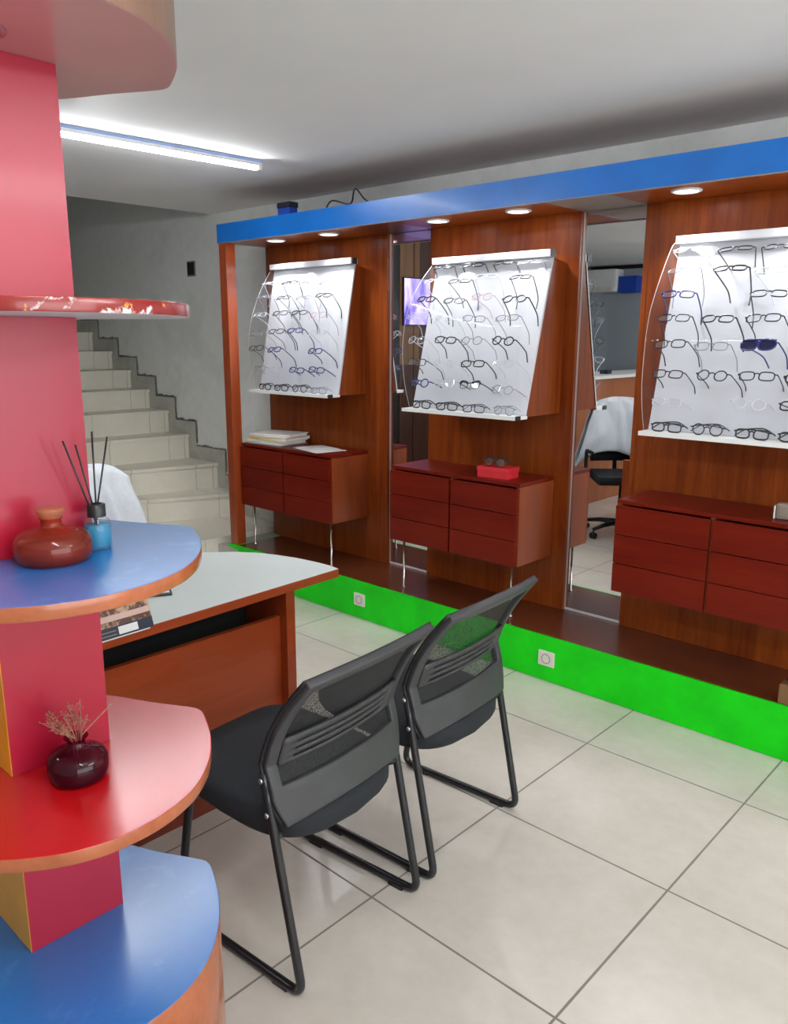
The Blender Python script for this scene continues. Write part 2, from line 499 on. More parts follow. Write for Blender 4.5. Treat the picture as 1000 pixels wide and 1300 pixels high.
for k, (xa, xb, z) in enumerate(NO):
    xa2 = NO[k + 1][0] if k + 1 < len(NO) else -8.0
    xl, xr = xa2 + .095, xa + .095
    sk.box(xl, xr, YW - .014, YW - .001, zprev + .002, z + .105)
    # crumbled mortar edge along the top of the skirting
    n = 9
    for q in range(n):
        x = xl + (xr - xl) * (q + .5) / n
        h = .006 + .014 * random.random()
        dm.box(x - .022, x + .022, YW - .010, YW - .0005, z + .100, z + .105 + h, rot=Matrix.Rotation(random.uniform(-.2, .2), 4, 'Y'), pivot=(x, YW, z + .11))
    for q in range(5):
        zz = z - .03 + .03 * q
        dm.box(xr - .004, xr + .004 + .010 * random.random(), YW - .010, YW - .0005, zz - .03, zz + .02)
    zprev = z
sk.box(-4.72, -4.42, YW - .014, YW - .001, .23, .33)
sk.build('skirting', M['skirt_tile'], st, world=True, label='stepped grey tile skirting')
dm.build('mortar_edge', M['dirt'], st, world=True, label='crumbling dark mortar line')

jb = thing('junction_box', 'open black electrical box set in the stairwell plaster wall', 'electrical box', (-5.385, YW - .001, 2.04))
MB().box(-.052, .052, -.006, 0, -.055, .055).build('rim', M['dirt'], jb)
MB().box(-.042, .042, -.009, -.004, -.045, .045).build('opening', M['black_void'], jb)

# ------------------------------------------------------------ display platform
pf = thing('display_platform', 'low dark wood platform with bright green front under the cabinets', 'platform', (-2.0, 3.2, 0))
MB().box(-4.165, .6, YF + .006, YM + .03, .004, ZP).build('deck', M['deck'], pf, world=True)
MB().box(-4.165, .6, YF - .006, YF + .006, .002, ZP - .001).build('riser', M['green'], pf, world=True, label='bright green front board')
MB().box(-4.172, -4.165, YF - .006, YM, .19, ZP).build('end_strip', M['green'], pf, world=True)

def socket(x, label):
    s = thing('power_socket', label, 'socket', (x, YF - .006, .112), group='sockets on the green board')
    pl_ = MB().box(-.042, .042, -.010, 0, -.036, .036, bevel=.006).build('plate', M['cream'], s)
    RX = Matrix.Rotation(PI / 2, 4, 'X')
    MB().lathe([(.024, .010), (.024, .0115), (.020, .0115), (.019, .004), (0, .004)], n=28, mat=RX).build('well', M['socket_hole'], pl_)
    for dx in (-.008, .008):
        MB().lathe([(.0032, .004), (.0032, .0065), (0, .0065)], c=(dx, 0, 0), n=10, mat=RX).build('pin_hole', M['black'], pl_)
    return s
socket(-3.035, 'cream wall socket on the green board below the paper-topped cabinet')
socket(-1.819, 'cream wall socket on the green board below the tall mirror')

# ------------------------------------------------------------ wall panels, mirrors, canopy, post
def wall_panel(x0, x1, label, stile=True):
    p = thing('wall_panel', label, 'panel', ((x0 + x1) / 2, YP, ZP), group='mahogany panels behind the displays')
    MB().box(x0 + .03, x1, YP, YP + .03, ZP + .001, ZS - .001).build('board', M['panel'], p, world=True)
    MB().box(x0, x0 + .028, YP + .008, YP + .03, ZP + .001, ZS - .001).build('stile', M['panel_dark'] if stile else M['panel'], p, world=True)
    MB().box(x1 + .0005, x1 + .003, YP + .019, YP + .0245, ZP + .001, ZS - .001).build('edge_band', M['mirror_edge'], p, world=True)
    return p
PAN = [(-4.25, -3.168), (-2.862, -1.966), (-1.660, -.60)]
wall_panel(*PAN[0], 'mahogany wall panel behind the cabinet with papers')
wall_panel(*PAN[1], 'mahogany wall panel behind the cabinet with the red box', False)
wall_panel(*PAN[2], 'mahogany wall panel behind the cabinet cut by the picture edge', False)
def wall_mirror(x0, x1, label):
    w = thing('wall_mirror', label, 'mirror', ((x0 + x1) / 2, YM, ZP), group='tall mirrors between the panels')
    MB().box(x0, x1, YM, YM + .006, ZP + .012, ZS - .002).build('glass', M['mirror'], w, world=True)
    MB().box(x0, x1, YM - .004, YM + .02, ZP + .001, ZP + .011).build('bottom_rail', M['alu'], w, world=True)
    MB().box(x0, x1, YM + .007, YM + .02, ZP + .012, ZS - .002).build('backing', M['panel_dark'], w, world=True)
wall_mirror(-3.164, -2.863, 'tall narrow wall mirror reflecting dark planks and a purple screen')
wall_mirror(-1.962, -1.661, 'tall narrow wall mirror reflecting the draped chair and air conditioner')

cn = thing('display_canopy', 'long blue-fronted canopy running above all the eyewear displays', 'canopy', (-2.0, 3.2, ZS))
MB().box(-4.255, .6, YF - .002, YF + .016, ZS - .002, 2.205).build('fascia', M['blue_fascia'], cn, world=True, label='glossy blue front board')
MB().box(-4.255, .6, YF - .001, YF + .016, ZS - .005, ZS - .0022).build('raw_edge', M['soffit_grey'], cn, world=True)
MB().box(-4.25, .6, YF + .018, YW - .002, 2.182, 2.2).build('top_board', M['panel_dark'], cn, world=True)
for (a, b_, mt) in ((-4.25, -4.20, 'soffit_grey'), (-4.198, -3.166, 'panel'), (-3.164, -2.862, 'panel_dark'), (-2.860, -1.964, 'panel'), (-1.962, -1.660, 'soffit_grey'), (-1.658, .6, 'panel')):
    MB().box(a, b_, YF + .018, YW - .002, ZS, ZS + .012).build('soffit', M[mt], cn, world=True)
MB().box(-4.252, -4.236, YF + .018, YW - .002, ZS + .013, 2.18).build('end_board', M['panel_dark'], cn, world=True)

po = thing('canopy_post', 'square varnished wood post holding the blue canopy near the stairs', 'post', (-4.215, 3.035, ZP))
MB().box(-4.25, -4.18, 3.0, 3.07, ZP - .001, ZS - .005, bevel=.003).build('shaft', M['post'], po, world=True)
MB().box(-4.256, -4.1645, 2.99, 3.075, .19, ZP - .001).build('foot_plate', M['green'], po, world=True)

bk = thing('blue_bracket', 'small dark blue block standing on top of the blue canopy', 'bracket', (-3.70, 3.09, 2.2))
MB().box(-.05, .05, -.03, .03, 0, .055, bevel=.004).build('block', M['ac_blue'], bk)
MB().box(-.055, .055, -.032, .032, .055, .085, bevel=.004).build('cap', M['navy'], bk)
wr = MB().tube(smooth_path([(-3.40, 3.10, 2.206), (-3.30, 3.06, 2.25), (-3.18, 3.08, 2.225), (-3.12, 3.06, 2.29), (-3.05, 3.1, 2.22), (-2.8, 3.12, 2.206)]), .004).build('loose_wire', M['black'])
tag(wr, 'loose black wire curling on top of the blue canopy', 'wire')

DL = [(-3.875, 'recessed downlight above the display over the papers, beside the post'),
      (-3.415, 'recessed downlight above the display over the papers, away from the post'),
      (-2.635, 'recessed downlight above the display over the red box, beside the narrow planks mirror'),
      (-2.165, 'recessed downlight above the display over the red box, beside the air conditioner mirror'),
      (-1.395, 'recessed downlight above the display holding navy sunglasses'),
      (-.90, 'recessed downlight just beyond the picture edge above the sunglasses display')]
for x, lab in DL:
    d = thing('downlight', lab, 'downlight', (x, 3.14, ZS), group='canopy downlights')
    MB().lathe([(.058, 0), (.058, -.005), (.050, -.008), (.044, -.004), (.044, 0)], n=32).build('trim_ring', M['white'], d)
    MB().lathe([(0, -.0035), (.043, -.0035), (.043, -.001), (0, -.001)], n=32).build('diffuser', M['spot_glow'], d)
    ld = bpy.data.lights.new('downlight_beam', 'SPOT'); ld.energy = 11.0; ld.spot_size = math.radians(125); ld.spot_blend = .8; ld.shadow_soft_size = .04; ld.color = (.95, .97, 1)
    lo = bpy.data.objects.new('beam', ld); COL.objects.link(lo); lo.parent = d; lo.location = (0, 0, -.012)

# ------------------------------------------------------------ drawer cabinets
def cabinet(x0, x1, label, legs=True):
    w = x1 - x0
    c = thing('drawer_cabinet', label, 'cabinet', (x0 + w / 2, 3.04, ZP), group='six drawer cabinets on the platform')
    hw = w / 2; z0, z1, d = .268, .668, YP - .002 - 3.04
    k = MB()
    k.box(-hw, -hw + .018, .018, d, z0, z1 - .018); k.box(hw - .018, hw, .018, d, z0, z1 - .018)
    k.box(-hw + .018, hw - .018, .018, d, z0, z0 + .018); k.box(-hw + .018, hw - .018, d - .012, d, z0 + .018, z1 - .018)
    k.box(-.009, .009, .018, d - .012, z0 + .018, z1 - .018)
    k.build('carcass', M['carcass'], c)
    MB().box(-hw, hw, .012, d, z1 - .017, z1, bevel=.002).build('top', M['drawer'], c)
    hh = (z1 - .022 - z0) / 3
    for sx in (-1, 1):
        for r in range(3):
            za = z0 + r * hh
            xa, xb = (-hw + .001, -.006) if sx < 0 else (.006, hw - .006)
            MB().box(xa, xb, 0, .016, za + .0015, za + hh - .0022, bevel=.0015).build('drawer', M['drawer'], c)
    for sx in ((-1, 1) if legs else ()):
        for y in (.055,):
            MB().lathe([(0, 0), (.011, 0), (.011, .006), (.0065, .008), (.0065, z0 - .004), (.016, z0 - .003), (.016, z0), (0, z0)], c=(sx * (hw - .055), y, 0), n=16).build('leg', M['metal'], c)
    return c
cabinet(-4.165, -3.325, 'red-brown six drawer cabinet on thin chrome legs carrying the papers')
cabinet(-2.855, -2.045, 'red-brown six drawer cabinet on thin chrome legs carrying the red box')
cabinet(-1.552, -.745, 'red-brown six drawer cabinet without legs, cut off by the picture edge', False)
ZCT = ZP + .668

# papers, box, block on the cabinets
def sheet_stack(base, items, label):
    t = thing('paper_stack', label, 'papers', base)
    z = 0.0
    for (w, d, h, a, mt, nm, dx, dy) in items:
        rot = Matrix.Rotation(a, 4, 'Z')
        MB().box(dx - w / 2, dx + w / 2, dy - d / 2, dy + d / 2, z, z + h, rot=rot, pivot=(dx, dy, 0)).build(nm, M[mt], t)
        z += h + .0006
    return t
sheet_stack((-3.975, 3.19, ZCT + .0005), [
    (.30, .235, .004, .12, 'mauve', 'folder', 0, 0), (.30, .22, .014, .08, 'paper', 'sheaf', -.01, 0), (.30, .22, .008, .22, 'paper', 'sheaf', .0, .005),
    (.31, .225, .004, .16, 'yellow_paper', 'folder', .0, .0), (.30, .215, .013, .10, 'paper', 'sheaf', .02, .01),
    (.31, .225, .003, .20, 'buff_paper', 'folder', .02, .005), (.30, .21, .010, .17, 'paper', 'sheaf', .0, .005), (.30, .21, .008, .30, 'paper', 'sheaf', .01, .01)], 'untidy stack of white papers and yellow folders on the cabinet near the post')
ps = MB().box(-.105, .105, -.148, .148, 0, .0012).build('paper_sheet', M['paper'])
ps.matrix_basis = Matrix.Translation((-3.58, 3.19, ZCT + .0008)) @ Matrix.Rotation(1.35, 4, 'Z')
tag(ps, 'single white sheet lying beside the paper stack on the cabinet', 'paper')
rb = thing('gift_box', 'small red cardboard box with eyeglasses on its lid, on the cabinet', 'box', (-2.235, 3.145, ZCT + .0005), .08)
MB().box(-.085, .085, -.05, .05, 0, .030).build('base', M['red_box'], rb)
MB().box(-.088, .088, -.053, .053, .0305, .052, bevel=.002).build('lid', M['red_box'], rb)
gb = thing('sample_block', 'grey-brown rounded block standing on the cabinet at the picture edge', 'block', (-.90, 3.14, ZCT + .0005), .1)
MB().box(-.045, .10, -.02, .02, 0, .062, bevel=.014).build('body', M['mauve'], gb)
MB().box(-.053, -.046, -.018, .018, 0, .05, bevel=.003).build('edge_band', M['cream'], gb)
# right-hand end post, only its sliver shows
p2 = thing('end_post', 'pale brown post end standing on the platform at the picture edge', 'post', (-.800, 3.03, ZP))
MB().box(-.03, .03, -.028, .028, 0, .075, bevel=.003).build('base', M['plank_tan'], p2)
MB().lathe([(0, .0755), (.010, .0755), (.010, .262), (0, .262)], n=16).build('rod', M['metal'], p2)

# ------------------------------------------------------------ eyewear displays
def interp(tab, z):
    t = sorted(tab)
    if z <= t[0][0]: return t[0][1]
    for (a, ya), (b_, yb) in zip(t, t[1:]):
        if z <= b_: return ya + (yb - ya) * (z - a) / (b_ - a)
    return t[-1][1]
BOARDS = {
 'b1': dict(x0=-4.05, x1=-3.34, top=(3.265, 1.957), bot=(3.125, 1.215), near='over the papers',
      arc=[(1.952, 3.262), (1.936, 3.242), (1.87, 3.195), (1.792, 3.148), (1.65, 3.085), (1.532, 3.062), (1.45, 3.058), (1.366, 3.064), (1.23, 3.105), (1.205, 3.115)]),
 'b2': dict(x0=-2.705, x1=-2.028, top=(3.225, 1.912), bot=(3.05, 1.19), near='over the red box',
      arc=[(1.906, 3.215), (1.886, 3.19), (1.84, 3.14), (1.786, 3.092), (1.709, 3.038), (1.62, 3.004), (1.539, 2.988), (1.46, 2.984), (1.385, 2.990), (1.30, 3.006), (1.219, 3.032), (1.18, 3.045)]),
 'b3': dict(x0=-1.445, x1=-.77, top=(3.232, 1.922), bot=(3.065, 1.175), near='beside the picture edge',
      arc=[(1.917, 3.215), (1.90, 3.19), (1.84, 3.145), (1.756, 3.092), (1.69, 3.055), (1.634, 3.031), (1.55, 3.014), (1.484, 3.009), (1.40, 3.007), (1.331, 3.012), (1.25, 3.03), (1.187, 3.052), (1.16, 3.06)]),
}
LABB = {'b1': 'whiteboard eyewear display with bowed clear front above the paper stack',
        'b2': 'whiteboard eyewear display with bowed clear front above the red box',
        'b3': 'whiteboard eyewear display with bowed clear front holding the navy sunglasses'}
for key, B in BOARDS.items():
    x0, x1 = B['x0'], B['x1']; (yt, zt), (yb, zb) = B['top'], B['bot']
    d = thing('eyewear_display', LABB[key], 'display', ((x0 + x1) / 2, YP, zb), group='wall eyewear displays')
    MB().prism([(YP - .001, zt - .03), (yt + .012, zt - .012), (yb + .012, zb + .004), (YP - .001, zb + .004)], x0 + .004, x1 - .004, axis='x').build('back_box', M['panel'], d, world=True)
    MB().prism([(yt, zt - .012), (yt + .010, zt - .012), (yb + .010, zb + .012), (yb, zb + .012)], x0, x1, axis='x').build('white_board', M['whiteboard'], d, world=True)
    tr_ = MB().box(x0 - .004, x1 + .004, yt - .035, yt + .02, zt - .012, zt + .02, bevel=.004).build('top_rail', M['alu'], d, world=True)
    bl_ = MB().box(x0 - .004, x1 + .004, yb - .075, yb + .012, zb - .004, zb + .010).box(x0 - .004, x1 + .004, yb - .080, yb - .074, zb - .006, zb + .011).build('bottom_ledge', M['white'], d, world=True)
    for (yy, zz, h, pr_) in ((yt - .008, zt + .004, .017, tr_), (yb - .066, zb + .004, .010, bl_)):
        MB().box(x1 + .0045, x1 + .009, yy - .018, yy + .018, zz - h, zz + h).build('end_cap', M['black'], pr_, world=True)
    arc = smooth_path([(0, y, z) for z, y in B['arc']], 3)
    na = len(arc) - 1
    B['sm'] = [(p.z, p.y) for p in arc]
    a = MB().grid(lambda i, j: (x0 - .012 + (x1 - x0 + .014) * i / 6, arc[j].y, arc[j].z), 6, na)
    as_ = a.build('acrylic_sheet', M['acrylic'], d, world=True, solid=None, label='bowed clear acrylic sheet')
    e = MB()
    e.tube([(x0 - .0135, p.y, p.z) for p in arc], .0012, 6)
    e.build('acrylic_edge', M['acrylic_rim'], as_, world=True)

# ---------------------------------------------------------------- eyeglasses
GCOL = {'k': ('black', (.010, .010, .012), .0029), 'd': ('dark grey', (.025, .023, .026), .0024), 'n': ('navy', (.016, .020, .15), .0029),
        's': ('thin silver', (.22, .22, .25), .0017), 'w': ('clear', (.58, .60, .64), .0018), 'p': ('pale pink', (.50, .26, .30), .0016)}
GSH = {'q': 'rectangular', 'r': 'round', 'c': 'cat-eye', 'a': 'shield sun'}
GM = {k: plain('eyeglass_' + v[0].replace(' ', '_'), v[1], .25, var=.05, coat=.3) for k, v in GCOL.items()}

def rim_pts(shape, cx, n=22):
    out = []
    for i in range(n):
        t = 2 * PI * i / n
        c, s = math.cos(t), math.sin(t)
        if shape == 'r':
            x, z = .0225 * c, .0205 * s
        elif shape == 'q':
            p = .62
            x = .0255 * math.copysign(abs(c) ** p, c); z = .0165 * math.copysign(abs(s) ** p, s)
        elif shape == 'c':
            x = .0255 * math.copysign(abs(c) ** .8, c); z = .0175 * math.copysign(abs(s) ** .7, s) + .006 * (1 if cx > 0 else -1) * c * (s > -.3)
        else:
            x = .0300 * math.copysign(abs(c) ** .75, c); z = .0215 * math.copysign(abs(s) ** .8, s) - .003 * (1 if cx < 0 else -1) * c * (s < 0)
        out.append((cx + x, .004 * (abs(cx + x) / .06) ** 2, z))
    return out

GMESH = {}
def glass_meshes(style):
    if style in GMESH: return GMESH[style]
    sh, cl_ = style[0], style[1]
    _, _, r = GCOL[cl_]
    cx = .0335 if sh != 'a' else .0325
    objs = {}
    fr = MB()
    for sx in (-1, 1):
        pts = rim_pts(sh, sx * cx)
        if sh == 'c':
            rad = [r * (2.0 if p[2] > .008 else .6) for p in pts]
            fr.tube(pts, r, 6, closed=True, radii=rad)
        else:
            fr.tube(pts, r, 6, closed=True)
        ex = max(abs(p[0]) for p in pts)
        fr.tube([(sx * (ex - .001), .004, .008), (sx * .066, .006, .009), (sx * .0675, .010, .009)], r * 1.05, 6)
    fr.tube(smooth_path([(-.0115, 0, .006), (0, -.001, .0105), (.0115, 0, .006)], 4), r, 6)
    if sh == 'a':
        fr.tube([(-.060, .003, .018), (0, -.001, .019), (.060, .003, .018)], r * 1.3, 6)
    fr.bm.normal_update()
    me = bpy.data.meshes.new('frame_front'); fr.bm.to_mesh(me); fr.bm.free(); me.materials.append(GM[cl_]); objs['front'] = me
    for nm, cx_ in (('lens_a', -cx), ('lens_b', cx)):
        lm = MB(); t = bmesh.new(); t.faces.new([t.verts.new((p[0], p[1] + .0004, p[2])) for p in rim_pts(sh, cx_)])
        t2 = bmesh.ops.extrude_face_region(t, geom=t.faces[:])
        bmesh.ops.translate(t, vec=(0, .0014, 0), verts=[v for v in t2['geom'] if isinstance(v, bmesh.types.BMVert)])
        bmesh.ops.recalc_face_normals(t, faces=t.faces[:])
        lm._merge(t)
        me = bpy.data.meshes.new('lens'); lm.bm.to_mesh(me); lm.bm.free(); me.materials.append(M['sun_lens'] if sh == 'a' else M['lens']); objs[nm] = me
    tm = MB(); tm.tube(smooth_path([(0, 0, 0), (0, .05, .001), (0, .095, -.002), (0, .115, -.012), (0, .138, -.032)], 4), r * .95, 6)
    me = bpy.data.meshes.new('temple'); tm.bm.to_mesh(me); tm.bm.free(); me.materials.append(GM[cl_]); objs['temple'] = me
    GMESH[style] = objs
    return objs

def eyeglasses(style, mat, label, group, splay=(0, 0), droop=(0, 0)):
    o = bpy.data.objects.new('eyeglasses' if style[0] != 'a' else 'sunglasses', None); COL.objects.link(o)
    o.empty_display_size = .02; o.matrix_basis = mat
    tag(o, label, 'eyeglasses' if style[0] != 'a' else 'sunglasses', group)
    g = glass_meshes(style)
    for nm, me in (('frame_front', g['front']), ('lens', g['lens_a']), ('lens', g['lens_b'])):
        c = bpy.data.objects.new(nm, me); COL.objects.link(c); c.parent = o
    for k, sx in enumerate((-1, 1)):
        c = bpy.data.objects.new('temple', g['temple']); COL.objects.link(c); c.parent = o
        c.matrix_basis = Matrix.Translation((sx * .0675, .010, .009)) @ Matrix.Rotation(splay[k], 4, 'Z') @ Matrix.Rotation(droop[k], 4, 'X')
    return o

ROWS = {
'b1': [
 [(-4.000, 1.861, 'qw'), (-3.804, 1.858, 'qk'), (-3.644, 1.851, 'qs'), (-3.467, 1.848, 'qs')],
 [(-3.990, 1.780, 'qs'), (-3.805, 1.770, 'qd'), (-3.618, 1.765, 'rs'), (-3.454, 1.773, 'qk')],
 [(-3.977, 1.672, 'qw'), (-3.786, 1.679, 'qd'), (-3.617, 1.680, 'qk'), (-3.447, 1.664, 'rp')],
 [(-3.985, 1.561, 'qs'), (-3.793, 1.574, 'qd'), (-3.622, 1.579, 'qn'), (-3.430, 1.565, 'qw')],
 [(-3.977, 1.476, 'qd'), (-3.804, 1.469, 'qn'), (-3.441, 1.466, 'qn')],
 [(-3.961, 1.354, 'qs'), (-3.802, 1.354, 'qw'), (-3.614, 1.355, 'qn'), (-3.441, 1.361, 'qn')],
 [(-3.945, 1.245, 'qk'), (-3.790, 1.245, 'qk'), (-3.620, 1.245, 'rd'), (-3.455, 1.245, 'qs')]],
'b2': [
 [(-2.625, 1.884, 'rk'), (-2.442, 1.884, 'qk'), (-2.267, 1.884, 'qk'), (-2.112, 1.878, 'qs')],
 [(-2.621, 1.814, 'rw'), (-2.459, 1.807, 'qd'), (-2.318, 1.823, 'qw'), (-2.116, 1.810, 'qd')],
 [(-2.615, 1.725, 'qk'), (-2.435, 1.713, 'qd'), (-2.279, 1.727, 'rp'), (-2.093, 1.712, 'rk')],
 [(-2.640, 1.644, 'qw'), (-2.468, 1.631, 'rw'), (-2.290, 1.629, 'qs'), (-2.107, 1.630, 'qs')],
 [(-2.618, 1.531, 'rw'), (-2.440, 1.533, 'qk'), (-2.286, 1.530, 'rs'), (-2.111, 1.531, 'rk')],
 [(-2.617, 1.426, 'qd'), (-2.448, 1.423, 'rw'), (-2.275, 1.427, 'qk'), (-2.105, 1.432, 'qw')],
 [(-2.608, 1.327, 'rn'), (-2.452, 1.333, 'qw'), (-2.301, 1.328, 'ck'), (-2.116, 1.315, 'rs')],
 [(-2.612, 1.222, 'qk'), (-2.450, 1.222, 'qk'), (-2.288, 1.222, 'qd'), (-2.115, 1.222, 'rs')]],
'b3': [
 [(-1.375, 1.883, 'rw'), (-1.195, 1.874, 'qd'), (-1.035, 1.871, 'rd'), (-.87, 1.87, 'qs')],
 [(-1.371, 1.804, 'qs'), (-1.190, 1.800, 'qk'), (-1.034, 1.786, 'rw'), (-.86, 1.80, 'qd')],
 [(-1.358, 1.710, 'qn'), (-1.023, 1.702, 'qd'), (-.86, 1.70, 'rw')],
 [(-1.351, 1.621, 'qd'), (-1.185, 1.616, 'qk'), (-1.024, 1.617, 'qd'), (-.86, 1.62, 'qs')],
 [(-1.353, 1.524, 'qd'), (-1.193, 1.517, 'qs'), (-1.027, 1.524, 'an'), (-.86, 1.52, 'qd')],
 [(-1.351, 1.411, 'qd'), (-1.180, 1.411, 'rd'), (-1.019, 1.414, 'qd'), (-.86, 1.41, 'qk')],
 [(-1.352, 1.302, 'qw'), (-1.040, 1.313, 'rw'), (-.875, 1.314, 'qk')],
 [(-1.350, 1.207, 'qk'), (-1.189, 1.207, 'rd'), (-1.025, 1.207, 'qk'), (-.870, 1.207, 'qk')]],
}
ORD = ['first', 'second', 'third', 'fourth', 'fifth', 'sixth', 'seventh', 'eighth']
NEAR = {'b1': 'display over papers', 'b2': 'display over red box', 'b3': 'display with sunglasses'}
PITCHES = [62, 55, 44, 38, 32, 28, 24]
rg = random.Random(11)
for key, rows in ROWS.items():
    B = BOARDS[key]
    for ri, row in enumerate(rows):
        bottom = ri == len(rows) - 1
        for ci, (x, z, stl) in enumerate(row):
            cname = GCOL[stl[1]][0]; sname = GSH[stl[0]]
            where = 'ledge' if bottom else '%s row' % ORD[ri]
            nm = 'sunglasses' if stl[0] == 'a' else 'eyeglasses'
            lab = '%s %s %s, %s pair on the %s of the %s' % (cname, sname, nm, ORD[ci], where, NEAR[key])
            if stl[0] == 'a': lab = 'navy shield sunglasses, the only dark-lensed pair on the displays'
            if bottom:
                yb = B['bot'][0]
                h = {'q': .0165, 'r': .0205, 'c': .02, 'a': .02}[stl[0]] + GCOL[stl[1]][2]
                mt = Matrix.Translation((x, yb - .046, B['bot'][1] + .0105 + h)) @ Matrix.Rotation(rg.uniform(-.1, .1), 4, 'Z') @ Matrix.Rotation(-.12, 4, 'X')
                eyeglasses(stl, mt, lab, 'eyeglasses on the bottom ledges', splay=(-1.38, 1.45), droop=(.18, .1))
                continue
            y = interp(B['sm'], z)
            ph = math.radians(PITCHES[ri] + rg.uniform(-5, 5))
            yaw = rg.uniform(-.12, .12); roll = rg.uniform(-.07, .07)
            # the frame front sits just outside the sheet, temples go through it
            mt = Matrix.Translation((x, y - .012, z + .002)) @ Matrix.Rotation(yaw, 4, 'Z') @ Matrix.Rotation(-ph, 4, 'X') @ Matrix.Rotation(roll, 4, 'Y')
            cross = rg.random() < .22
            sp = (rg.uniform(-.10, .05) - (.45 if cross else 0), rg.uniform(-.05, .10))
            eyeglasses(stl, mt, lab, 'eyeglasses hung on the clear sheets', splay=sp, droop=(rg.uniform(-.05, .05), rg.uniform(-.05, .05)))
# the pair lying on the red box
eyeglasses('rd', Matrix.Translation((-2.235, 3.115, ZCT + .0535 + .0225)) @ Matrix.Rotation(.08, 4, 'Z') @ Matrix.Rotation(-.25, 4, 'X'),
           'dark round eyeglasses lying on the lid of the small red box', 'loose eyeglasses', splay=(-1.35, 1.42), droop=(.2, .25))

# ------------------------------------------------------------ rounded shelf tower in front
OUT = [(-1.51, .745), (-1.42, .787), (-1.345, .828), (-1.318, .836), (-1.285, .826), (-1.205, .786), (-1.135, .734), (-1.085, .678), (-1.058, .625), (-1.044, .57), (-1.043, .507),
       (-1.056, .455), (-1.08, .41), (-1.12, .36), (-1.18, .31), (-1.26, .272), (-1.35, .25), (-1.45, .247), (-1.55, .27), (-1.63, .32), (-1.68, .39), (-1.70, .47), (-1.69, .55), (-1.66, .62), (-1.60, .68)]
def outline():
    P = [Vector((x, y, 0)) for x, y in OUT]
    out = []
    n = len(P)
    for i in range(n):
        p0, p1, p2, p3 = P[i - 1], P[i], P[(i + 1) % n], P[(i + 2) % n]
        for k in range(4):
            t = k / 4
            q = 0.5 * ((2 * p1) + (p2 - p0) * t + (2 * p0 - 5 * p1 + 4 * p2 - p3) * t * t + (3 * p1 - p0 - 3 * p2 + p3) * t ** 3)
            out.append((q.x, q.y))
    return out
OL = outline()
OLI = [(-1.37 + (x + 1.37) * .994, .54 + (y - .54) * .994) for x, y in OL]
tw = thing('shelf_tower', 'pink pillar with rounded red and blue shelves standing beside the desk', 'shelf unit', (-1.40, .55, 0))
def slab(name, z0, z1, edge, top, under, lab):
    o = MB().prism(OL, z0, z1, mi=0, mi_top=1, mi_bot=2, bevel=0).build(name, [M[edge], M[top], M[under]], tw, world=True, bevel=.0015, label=lab)
    for p in o.data.polygons:
        p.use_smooth = abs(p.normal.z) < .5
    return o
slab('base', .002, .45, 'copper', 'blue_top', 'copper', 'blue-topped copper-sided rounded base')
slab('shelf', .782, .805, 'copper', 'red_top', 'pale_under', 'glossy red shelf with worn wood edge')
slab('shelf', 1.167, 1.19, 'copper', 'blue_top', 'pale_under', 'glossy blue shelf with wood edge')
slab('shelf', 1.582, 1.602, 'chip_edge', 'red_top', 'pale_under', 'shelf with chipped red edge')
slab('canopy', 1.97, ZC - .001, 'canopy_side', 'canopy_side', 'canopy_pink', 'deep rounded canopy with pink underside')
for (za, zb) in ((.4505, .7815), (.8055, 1.1665), (1.1905, 1.5815), (1.6025, 1.9695)):
    mb = MB().box(-1.515, -1.334, .468, .648, za, zb)
    mb.box(-1.334, -1.333, .468, .6475, za, zb, mi=1)
    mb.box(-1.51, -1.3335, .467, .468, za, zb, mi=2)
    mb.build('pillar_section', [M['pink'], M['pink'], M['yellow']], tw, world=True)
MB().lathe([(.040, 1.9695), (.040, 1.966), (.032, 1.964), (.030, 1.9685), (0, 1.9685)], c=(-1.26, .50, 0), n=28).build('downlight_can', M['spot_can'], tw, world=True)

# vases and diffuser on the shelves
Z2, Z3 = 1.19, .805
v1 = thing('glass_bottle', 'squat amber-red glass bottle with stopper on the blue shelf', 'bottle', (-1.272, .548, Z2 + .0005))
MB().lathe([(0, 0), (.048, 0), (.057, .005), (.061, .016), (.0605, .032), (.056, .043), (.046, .0505), (.030, .055), (.019, .057), (.0165, .061), (.0165, .070), (.019, .0725)], n=44).build('body', M['red_glass'], v1, smooth=True)
MB().lathe([(0, .0015), (.046, .0015), (.055, .006), (.059, .016), (.0588, .024), (0, .024)], n=44).build('liquid', M['red_glass'], v1, smooth=True)
MB().lathe([(0, .056), (.0150, .056), (.0155, .070), (.0185, .076), (.0225, .084), (.0225, .087), (.019, .089), (0, .089)], n=28).build('stopper', M['stopper_glass'], v1, smooth=True)
df = thing('reed_diffuser', 'blue reed diffuser bottle with black collar and four sticks', 'reed diffuser', (-1.296, .638, Z2 + .0005))
MB().lathe([(0, 0), (.020, 0), (.0225, .004), (.0225, .040), (.020, .050), (.015, .055), (.0135, .058), (.0135, .062)], n=32).build('bottle', M['clear_glass'], df, smooth=True)
MB().lathe([(0, .002), (.019, .002), (.0212, .005), (.0212, .041), (0, .041)], n=32).build('liquid', M['blue_liquid'], df, smooth=True)
MB().lathe([(.0155, .056), (.0155, .077), (.014, .078), (.010, .078), (.010, .057)], n=28).build('collar', M['black'], df)
